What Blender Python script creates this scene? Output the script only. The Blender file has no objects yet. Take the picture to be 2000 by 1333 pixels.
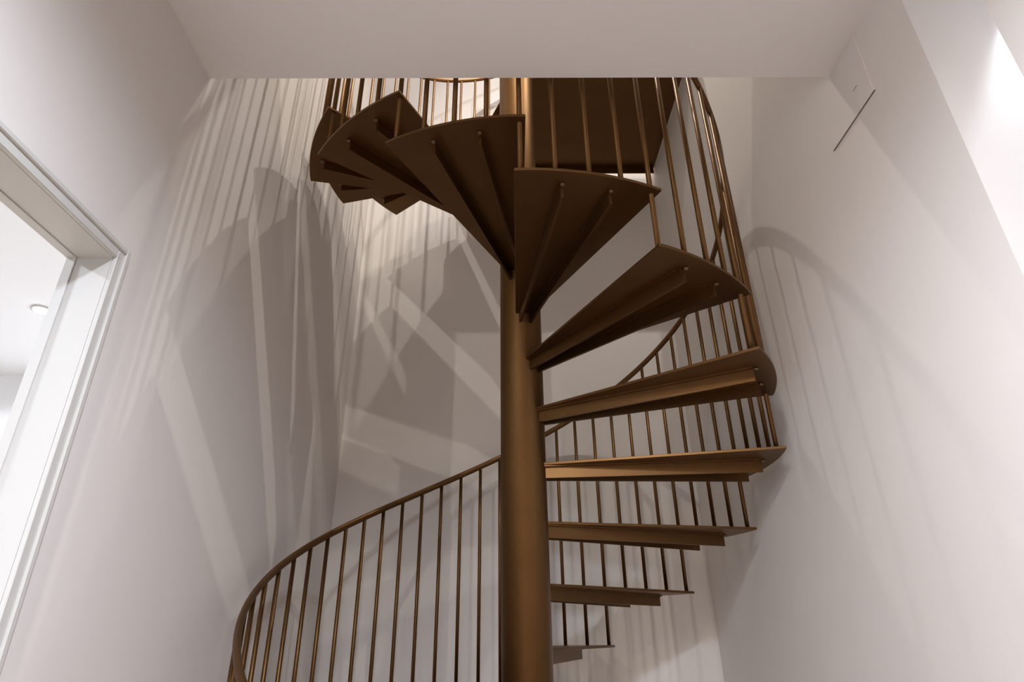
import bpy, bmesh, math, random
from mathutils import Matrix, Vector

random.seed(7)
scene = bpy.context.scene
COL = scene.collection
PI = math.pi
R2D = math.degrees

# ------------------------------------------------------------------ camera
EYE = 1.24
F_PX, PITCH, ROLL, YAW = 1194.06, 0.4517, -0.0123, 0.0118
fw = Vector((math.sin(YAW) * math.cos(PITCH), math.cos(YAW) * math.cos(PITCH), math.sin(PITCH)))
rt = Vector((math.cos(YAW), -math.sin(YAW), 0.0))
up = rt.cross(fw)
r2 = math.cos(ROLL) * rt + math.sin(ROLL) * up
u2 = -math.sin(ROLL) * rt + math.cos(ROLL) * up
cd = bpy.data.cameras.new('camera')
cd.sensor_width = 36.0
cd.lens = F_PX / 2000.0 * 36.0
cd.clip_start = 0.02
cam = bpy.data.objects.new('camera', cd)
cam.matrix_world = Matrix(((r2.x, u2.x, -fw.x, 0), (r2.y, u2.y, -fw.y, 0), (r2.z, u2.z, -fw.z, EYE), (0, 0, 0, 1)))
COL.objects.link(cam)
scene.camera = cam

# ------------------------------------------------------------------ world, exposure
w = bpy.data.worlds.new('world')
scene.world = w
w.use_nodes = True
w.node_tree.nodes['Background'].inputs[0].default_value = (0.9, 0.93, 1.0, 1)
w.node_tree.nodes['Background'].inputs[1].default_value = 0.02
vs = scene.view_settings
vs.view_transform = 'Standard'
vs.look = 'None'
vs.gamma = 1.0
vs.use_curve_mapping = False
vs.exposure = 0.0

# ------------------------------------------------------------------ lamps of the place and added fill lights
def spot(name, loc, target, watts, half_deg, blend, radius, col=(1, 0.93, 0.85)):
    l = bpy.data.lights.new(name, 'SPOT')
    l.energy = watts
    l.spot_size = math.radians(2 * half_deg)
    l.spot_blend = blend
    l.shadow_soft_size = radius
    l.color = col
    o = bpy.data.objects.new(name, l)
    o.location = loc
    d = Vector(target) - Vector(loc)
    o.rotation_euler = d.to_track_quat('-Z', 'Y').to_euler()
    COL.objects.link(o)
    return o

NEUTRAL = (1.0, 0.93, 0.835)
DAYLIGHT = (0.825, 0.88, 1.0)
COOL = (0.84, 0.90, 1.0)
WARM = (1.0, 0.86, 0.70)
# upper storey: recessed lamps over the stairwell and the upper hall, then a wall fill
spot('stairwell_lamp', (0.0, 2.27, 6.42), (0.0, 2.27, 0), 195, 34, 0.5, 0.018, NEUTRAL)
spot('upper_hall_lamp', (-0.1, 0.05, 6.42), (-0.1, 0.05, 0), 135, 60, 0.35, 0.020, NEUTRAL)
spot('upper_hall_lamp', (1.15, 0.05, 6.42), (1.15, 0.05, 0), 135, 60, 0.35, 0.020, NEUTRAL)
spot('upper_hall_lamp', (2.2, 1.45, 6.42), (2.2, 1.45, 0), 185, 62, 0.35, 0.020, NEUTRAL)
spot('upper_wall_fill', (0.5, -0.3, 6.25), (-0.1, 3.16, 4.75), 135, 18, 0.7, 0.03, DAYLIGHT)  # added cool fill that brightens the upper back wall, not a known fixture
# hall in front of the stair
spot('hall_lamp', (-0.02, -0.10, 2.72), (0.0, 0.02, 0), 405, 81, 1.0, 0.08, DAYLIGHT)
spot('passage_lamp', (1.31, 0.93, 2.735), (1.31, 0.93, 0), 34, 32, 0.22, 0.03, COOL)
spot('passage_lamp', (2.1, 0.89, 2.735), (2.1, 0.89, 0), 30, 75, 0.8, 0.05, COOL)  # wide fill added to lift the passage wall, unlike the scallop lamp above
# room behind the camera
spot('back_room_lamp', (-0.45, -1.3, 2.72), (-0.45, -1.1, 0.0), 120, 82, 0.8, 0.10, NEUTRAL)
spot('back_room_lamp', (-0.5, -0.7, 2.72), (1.0, 1.35, 1.1), 55, 36, 1.0, 0.10, WARM)  # added warm fill aimed at the right wall, no known lamp there
# bright room through the door
spot('side_room_lamp', (-2.325, 2.71, 2.72), (-2.325, 2.71, 0), 195, 84, 0.4, 0.05, COOL)
spot('side_room_lamp', (-2.3, 0.9, 2.72), (-2.3, 0.9, 0), 195, 84, 0.4, 0.05, COOL)

# ------------------------------------------------------------------ materials
def mat(name, col, rough=0.5, metal=0.0, noise=0.0, scale=6.0, bump=0.0, bscale=200.0, spec=0.5):
    m = bpy.data.materials.new(name)
    m.use_nodes = True
    nt = m.node_tree
    b = nt.nodes['Principled BSDF']
    b.inputs['Roughness'].default_value = rough
    b.inputs['Metallic'].default_value = metal
    b.inputs['Specular IOR Level'].default_value = spec
    tc = nt.nodes.new('ShaderNodeTexCoord')
    n = nt.nodes.new('ShaderNodeTexNoise')
    n.inputs['Scale'].default_value = scale
    n.inputs['Detail'].default_value = 4
    nt.links.new(tc.outputs['Object'], n.inputs['Vector'])
    cr = nt.nodes.new('ShaderNodeValToRGB')
    cr.color_ramp.elements[0].position = 0.3
    cr.color_ramp.elements[1].position = 0.7
    cr.color_ramp.elements[0].color = tuple(c * (1 - noise) for c in col) + (1,)
    cr.color_ramp.elements[1].color = tuple(min(1, c * (1 + noise)) for c in col) + (1,)
    nt.links.new(n.outputs['Fac'], cr.inputs['Fac'])
    nt.links.new(cr.outputs['Color'], b.inputs['Base Color'])
    if bump > 0:
        n2 = nt.nodes.new('ShaderNodeTexNoise')
        n2.inputs['Scale'].default_value = bscale
        nt.links.new(tc.outputs['Object'], n2.inputs['Vector'])
        bp = nt.nodes.new('ShaderNodeBump')
        bp.inputs['Strength'].default_value = bump
        bp.inputs['Distance'].default_value = 0.002
        nt.links.new(n2.outputs['Fac'], bp.inputs['Height'])
        nt.links.new(bp.outputs['Normal'], b.inputs['Normal'])
    return m

M_WALL = mat('painted_plaster', (0.75, 0.715, 0.69), 0.6, 0, 0.012, 2.0, 0.05, 120)
M_CEIL = mat('ceiling_paint', (0.80, 0.78, 0.77), 0.8, 0, 0.01, 2.0, 0.03, 120)
M_TRIM = mat('satin_white_paint', (0.60, 0.59, 0.565), 0.35, 0, 0.005, 3.0)
M_ROOM = mat('bright_white_paint', (0.86, 0.86, 0.86), 0.7, 0, 0.005, 2.0)
M_BRONZE = mat('bronze_coated_steel', (0.172, 0.091, 0.036), 0.43, 0.97, 0.06, 9.0, 0.06, 350)
M_STEEL = mat('screw_steel', (0.22, 0.15, 0.095), 0.4, 0.8, 0.03, 20.0)
M_FLOOR = mat('oak', (0.40, 0.31, 0.23), 0.45, 0, 0.10, 3.0, 0.05, 60)
M_GAP = mat('dark_gap', (0.16, 0.14, 0.125), 0.8)

def emis(name, col, s):
    m = bpy.data.materials.new(name)
    m.use_nodes = True
    b = m.node_tree.nodes['Principled BSDF']
    b.inputs['Base Color'].default_value = (0.9, 0.9, 0.9, 1)
    b.inputs['Emission Color'].default_value = col + (1,)
    b.inputs['Emission Strength'].default_value = s
    return m
M_LAMP = emis('lamp_diffuser', (1.0, 0.97, 0.92), 45.0)

# ------------------------------------------------------------------ mesh helpers
def add_box(bm, x0, x1, y0, y1, z0, z1):
    vs_ = [bm.verts.new((x, y, z)) for z in (z0, z1) for y in (y0, y1) for x in (x0, x1)]
    for f in ((0, 2, 3, 1), (4, 5, 7, 6), (0, 1, 5, 4), (2, 6, 7, 3), (0, 4, 6, 2), (1, 3, 7, 5)):
        bm.faces.new([vs_[i] for i in f])

def add_prism(bm, pts, z0, z1):
    a = [bm.verts.new((x, y, z0)) for x, y in pts]
    b = [bm.verts.new((x, y, z1)) for x, y in pts]
    n = len(pts)
    bm.faces.new(a[::-1])
    bm.faces.new(b)
    for i in range(n):
        bm.faces.new((a[i], a[(i + 1) % n], b[(i + 1) % n], b[i]))

def add_lathe(bm, prof, n=32, cx=0, cy=0):
    rings = []
    for r, z in prof:
        rings.append([bm.verts.new((cx + r * math.cos(2 * PI * i / n), cy + r * math.sin(2 * PI * i / n), z)) for i in range(n)])
    for a, b in zip(rings, rings[1:]):
        for i in range(n):
            f = bm.faces.new((a[i], a[(i + 1) % n], b[(i + 1) % n], b[i]))
            f.smooth = True
    bm.faces.new(rings[0][::-1])
    bm.faces.new(rings[-1])

def mesh(name, bm, m, bevel=0.0):
    if bevel > 0:
        bmesh.ops.bevel(bm, geom=list(bm.edges), offset=bevel, segments=1, affect='EDGES')
    bmesh.ops.recalc_face_normals(bm, faces=list(bm.faces))
    me = bpy.data.meshes.new(name)
    bm.to_mesh(me)
    bm.free()
    me.materials.append(m)
    return me

def obj(name, me, parent=None, loc=(0, 0, 0), rz=0.0):
    o = bpy.data.objects.new(name, me)
    o.location = loc
    o.rotation_euler = (0, 0, rz)
    COL.objects.link(o)
    if parent is not None:
        o.parent = parent
    return o

def struct(name, boxes, m, parent=None, bevel=0.0):
    bm = bmesh.new()
    for b in boxes:
        add_box(bm, *b)
    o = obj(name, mesh(name, bm, m, bevel), parent)
    if parent is None:
        o['kind'] = 'structure'
    return o

def tag(o, label, cat, group=None):
    o['label'] = label
    o['category'] = cat
    if group:
        o['group'] = group
    return o

# ------------------------------------------------------------------ the setting
XL, XR, YB = -0.875, 0.98, 3.16         # the three faces of the stairwell
HC = 2.75                               # ceiling of the lower storey
YC = 1.304                              # edge of the ceiling slab
ZU = 4.00                               # upper floor level
ZT = 6.45                               # upper ceiling
DY0, DY1, DZ = 0.355, 1.19, 2.05        # door opening in the left wall (outer edge of the casing)
WT = 0.105
struct('floor', [(-4.6, 2.7, -3.0, 3.7, -0.1, 0.0)], M_FLOOR)
struct('ceiling', [(XL, 2.7, -3.0, YC, HC, ZU)], M_CEIL)
struct('ceiling_upper', [(-1.0, 2.9, -1.2, 3.3, ZT, ZT + 0.1)], M_CEIL)
struct('wall_left', [(XL - WT, XL, DY1 - 0.012, YB, 0, HC), (XL - WT, XL, 0.12, DY0 + 0.012, 0, HC),
                     (XL - WT, XL, DY0 + 0.012, DY1 - 0.012, DZ - 0.012, HC),
                     (XL - WT, XL, YC, YB, HC, ZU), (XL - WT, XL, -1.1, YB, ZU, ZT)], M_WALL)
struct('wall_right', [(XR, XR + 0.12, 1.1, YB, 0, ZU), (XR, 2.7, 0.98, 1.1, 0, HC)], M_WALL)
struct('floor_upper', [(XR + 0.12, 2.8, YC, YB, ZU - 0.3, ZU)], M_FLOOR)
struct('wall_back', [(XL - WT, XR + 0.12, YB, YB + 0.12, 0, ZU), (XL - WT, 2.8, YB, YB + 0.12, ZU, ZT)], M_WALL)
struct('wall_upper_hall', [(XL - WT, 2.8, -1.2, -1.1, ZU, ZT), (2.8, 2.9, -1.2, YB + 0.12, ZU, ZT)], M_WALL)
struct('wall_hall', [(0.964, 2.7, 0.66, 0.80, 0, HC)], M_WALL)
struct('wall_passage_end', [(2.7, 2.8, -3.0, 1.1, 0, HC)], M_WALL)
struct('wall_behind', [(XL - WT, 2.8, -3.1, -3.0, 0, HC), (XL - WT, XL, -3.0, 0.12, 0, HC)], M_WALL)
# bright side room seen through the door
struct('ceiling_side_room', [(-4.6, XL - WT, -1.0, 3.7, HC, HC + 0.1)], M_ROOM)
struct('wall_side_room', [(-4.6, XL - WT, 3.55, 3.65, 0, HC), (-4.7, -4.6, -1.0, 3.65, 0, HC), (-4.6, XL - WT, -1.1, -1.0, 0, HC)], M_ROOM)

# door lining and casing
d = bpy.data.objects.new('door_1', None)
d.location = (XL, DY1, 0)
COL.objects.link(d)
d['kind'] = 'structure'
def dpart(name, boxes, m, bevel=0.0):
    bm = bmesh.new()
    for b in boxes:
        add_box(bm, b[0] - XL, b[1] - XL, b[2] - DY1, b[3] - DY1, b[4], b[5])
    return obj(name, mesh(name, bm, m, bevel), d)
cw = 0.033
xi = XL - WT
for (ya, yb, s) in ((DY1 - cw, DY1, 1), (DY0, DY0 + cw, -1)):
    dpart('casing', [(XL - 0.004, XL + 0.006, ya, yb, 0, DZ)], M_TRIM, 0.0015)
    if s == 1:
        dpart('casing_bead', [(XL + 0.004, XL + 0.011, DY1 - 0.012, DY1 + 0.001, 0, DZ + 0.001)], M_TRIM, 0.002)
        dpart('jamb', [(xi, XL - 0.004, ya, ya + 0.021, 0, DZ - cw)], M_TRIM)
        dpart('door_stop', [(xi, xi + 0.022, ya - 0.003, ya, 0, DZ - cw)], M_TRIM, 0.001)
    else:
        dpart('casing_bead', [(XL + 0.004, XL + 0.011, DY0 - 0.001, DY0 + 0.012, 0, DZ + 0.001)], M_TRIM, 0.002)
        dpart('jamb', [(xi, XL - 0.004, yb - 0.021, yb, 0, DZ - cw)], M_TRIM)
        dpart('door_stop', [(xi, xi + 0.022, yb, yb + 0.003, 0, DZ - cw)], M_TRIM, 0.001)
dpart('casing_head', [(XL - 0.004, XL + 0.006, DY0 + cw, DY1 - cw, DZ - cw, DZ)], M_TRIM, 0.0015)
dpart('casing_bead', [(XL + 0.004, XL + 0.011, DY0 + 0.012, DY1 - 0.012, DZ - 0.012, DZ + 0.001)], M_TRIM, 0.002)
dpart('head_lining', [(xi, XL - 0.004, DY0 + cw - 0.021, DY1 - cw + 0.021, DZ - cw, DZ - cw + 0.021)], M_TRIM)
dpart('door_stop', [(xi, xi + 0.022, DY0 + cw + 0.003, DY1 - cw - 0.003, DZ - cw - 0.003, DZ - cw)], M_TRIM, 0.001)

# ------------------------------------------------------------------ the spiral staircase
X0, Y0 = 0.0621, 2.2066
DH = 0.2001
H0 = EYE - 0.0411
A0 = 1.0971
DA = -0.4512
TW = 0.491
RO = 0.90
RP = 0.0827
RB = 0.872
KMIN, KMAX, KL = -5, 13, 14

st = bpy.data.objects.new('spiral_staircase', None)
st.location = (X0, Y0, 0)
COL.objects.link(st)
tag(st, 'bronze brown steel spiral staircase winding around a central pole between white walls', 'staircase')

bm = bmesh.new()
add_lathe(bm, [(RP, 0.0), (RP, 5.02), (RP - 0.006, 5.03)], 64)
obj('pole', mesh('pole', bm, M_BRONZE), st)
bm = bmesh.new()
add_lathe(bm, [(0.16, 0.0), (0.16, 0.010), (0.158, 0.012), (RP + 0.001, 0.012)], 48)
obj('base_plate', mesh('base_plate', bm, M_BRONZE), st)

def pol(r, a):
    return (r * math.cos(a), r * math.sin(a))
# tread plate, shared by all treads: leading edge at angle 0, trailing edge at TW
NA = 14
pts = [pol(0.074, -0.26)] + [pol(RO, TW * i / NA) for i in range(NA + 1)] + [pol(0.074, TW + 0.12)]
bm = bmesh.new()
add_prism(bm, pts, -0.003, 0.006)
tread_me = mesh('tread', bm, M_BRONZE, 0.0008)

def rib_mesh(s):
    bm = bmesh.new()
    mid = TW / 2
    a = Vector(pol(0.076, mid)) + s * 0.020 * Vector((-math.sin(mid), math.cos(mid)))
    b = Vector(pol(0.842, mid + s * 0.0858))
    dr = (b - a).normalized()
    nn = Vector((-dr.y, dr.x))
    def bar(o0, o1, z0, z1, e=0.0):
        q = [a + nn * o0, a + nn * o1, b + nn * o1 - dr * e, b + nn * o0 - dr * e]
        add_prism(bm, [tuple(v) for v in q], z0, z1)
    bar(-0.0045, 0.0045, -0.047, -0.0075)
    bar(-0.016, 0.0045, -0.0075, -0.003)
    return mesh('rib', bm, M_BRONZE), a, b, nn, dr
ribs = [rib_mesh(-1), rib_mesh(1)]
bm = bmesh.new()
add_lathe(bm, [(0.0045, -0.0062), (0.0052, -0.0050), (0.0052, -0.003)], 10)
screw_me = mesh('screw', bm, M_STEEL)
bm = bmesh.new()
add_lathe(bm, [(0.006, -0.011), (0.007, -0.009), (0.007, -0.003)], 10)
bolt_me = mesh('bolt', bm, M_STEEL)

for k in range(KMIN, KMAX + 1):
    t = obj('tread', tread_me, st, (0, 0, H0 + k * DH), A0 + k * DA)
    for (rm, a, b, nn, dr) in ribs:
        obj('rib', rm, t)
        q = b + dr * 0.008
        obj('bolt', bolt_me, t, (q.x, q.y, 0))
        for fr in (0.36, 0.63, 0.97):
            q = a.lerp(b, fr) - nn * 0.012
            obj('screw', screw_me, t, (q.x, q.y, 0))

def rail_z(deg):
    return EYE + 1.565 - 0.00766 * deg

# balusters: four to a tread, from the tread plate up to the handrail
bal_cache = {}
A0D, DAD = R2D(A0), R2D(DA)
for k in range(KMIN, KMAX + 1):
    for j in range(4):
        off = 1.15 + j * (-DAD) / 4.0
        ang = A0D + k * DAD + off
        zb = H0 + k * DH + 0.005
        ln = round(rail_z(ang) - zb, 4)
        if ln not in bal_cache:
            bm = bmesh.new()
            add_lathe(bm, [(0.0078, 0.0), (0.0078, ln)], 14)
            bal_cache[ln] = mesh('baluster', bm, M_BRONZE)
        x, y = pol(RB, math.radians(ang))
        obj('baluster', bal_cache[ln], st, (x, y, zb))

# handrail: oval bar swept along the helix
bm = bmesh.new()
a_lo = A0D + KMIN * DAD + 36.0
a_hi = A0D + KMAX * DAD + 0.6
NS, NR = 320, 12
prev = None
for i in range(NS + 1):
    ang = a_lo + (a_hi - a_lo) * i / NS
    ar = math.radians(ang)
    c = Vector((RB * math.cos(ar), RB * math.sin(ar), rail_z(ang)))
    rad = Vector((math.cos(ar), math.sin(ar), 0))
    tan = Vector((math.sin(ar) * RB, -math.cos(ar) * RB, R2D(0.00766))).normalized()
    nrm = rad.cross(tan).normalized()
    ring = []
    for j in range(NR):
        th = 2 * PI * j / NR
        ring.append(bm.verts.new(c + rad * (0.0105 * math.cos(th)) + nrm * (0.0135 * math.sin(th))))
    if prev:
        for j in range(NR):
            f = bm.faces.new((prev[j], prev[(j + 1) % NR], ring[(j + 1) % NR], ring[j]))
            f.smooth = True
    else:
        bm.faces.new(ring)
    prev = ring
bm.faces.new(prev[::-1])
obj('handrail', mesh('handrail', bm, M_BRONZE), st)

# end post at the foot of the stair
bm = bmesh.new()
add_lathe(bm, [(0.014, 0.0), (0.014, rail_z(a_lo - 0.9))], 18)
x, y = pol(RB, math.radians(a_lo - 0.9))
obj('newel_post', mesh('newel_post', bm, M_BRONZE), st, (x, y, 0))

# landing plate filling the back right corner of the well
zl = H0 + KL * DH
al = A0 + KL * DA + TW
lx, ly = 0.9785 - X0, 3.10 - Y0
pl = [pol(0.07, al), (ly / math.tan(al), ly), (lx, ly), (lx, -0.06), (0.05, -0.06)]
bm = bmesh.new()
add_prism(bm, pl, -0.004, 0.006)
land = obj('landing', mesh('landing', bm, M_BRONZE), st, (0, 0, zl))
bm = bmesh.new()
add_box(bm, 0.0, lx - 0.004, ly - 0.008, ly, -0.05, -0.004)
obj('edge_bar', mesh('edge_bar', bm, M_BRONZE), land)

# ------------------------------------------------------------------ small things
ap = bpy.data.objects.new('access_panel', None)
ap.location = (XR, 1.27, EYE + 1.29)
COL.objects.link(ap)
tag(ap, 'small white flush access panel high on the right wall below the ceiling', 'access panel')
bm = bmesh.new()
add_box(bm, -0.004, 0.0, 1.157 - 1.27, 1.378 - 1.27, 0.0, 0.205)
obj('panel', mesh('panel', bm, M_WALL, 0.0008), ap)
bm = bmesh.new()
add_box(bm, -0.0030, 0.0, 1.155 - 1.27, 1.380 - 1.27, -0.0016, 0.0)
obj('gap', mesh('gap', bm, M_GAP), ap)
bm = bmesh.new()
add_box(bm, -0.0048, -0.004, -0.065, -0.045, 0.072, 0.0735)
obj('key_slot', mesh('key_slot', bm, M_GAP), ap)

dl = bpy.data.objects.new('ceiling_downlight', None)
dl.location = (-2.325, 2.71, HC)
COL.objects.link(dl)
tag(dl, 'small round glowing ceiling downlight in the bright room through the left doorway', 'ceiling light')
bm = bmesh.new()
add_lathe(bm, [(0.050, 0.0), (0.050, -0.006), (0.040, -0.008)], 28)
obj('trim_ring', mesh('trim_ring', bm, M_TRIM), dl)
bm = bmesh.new()
add_lathe(bm, [(0.038, -0.008), (0.038, -0.010), (0.02, -0.012)], 28)
obj('diffuser', mesh('diffuser', bm, M_LAMP), dl)
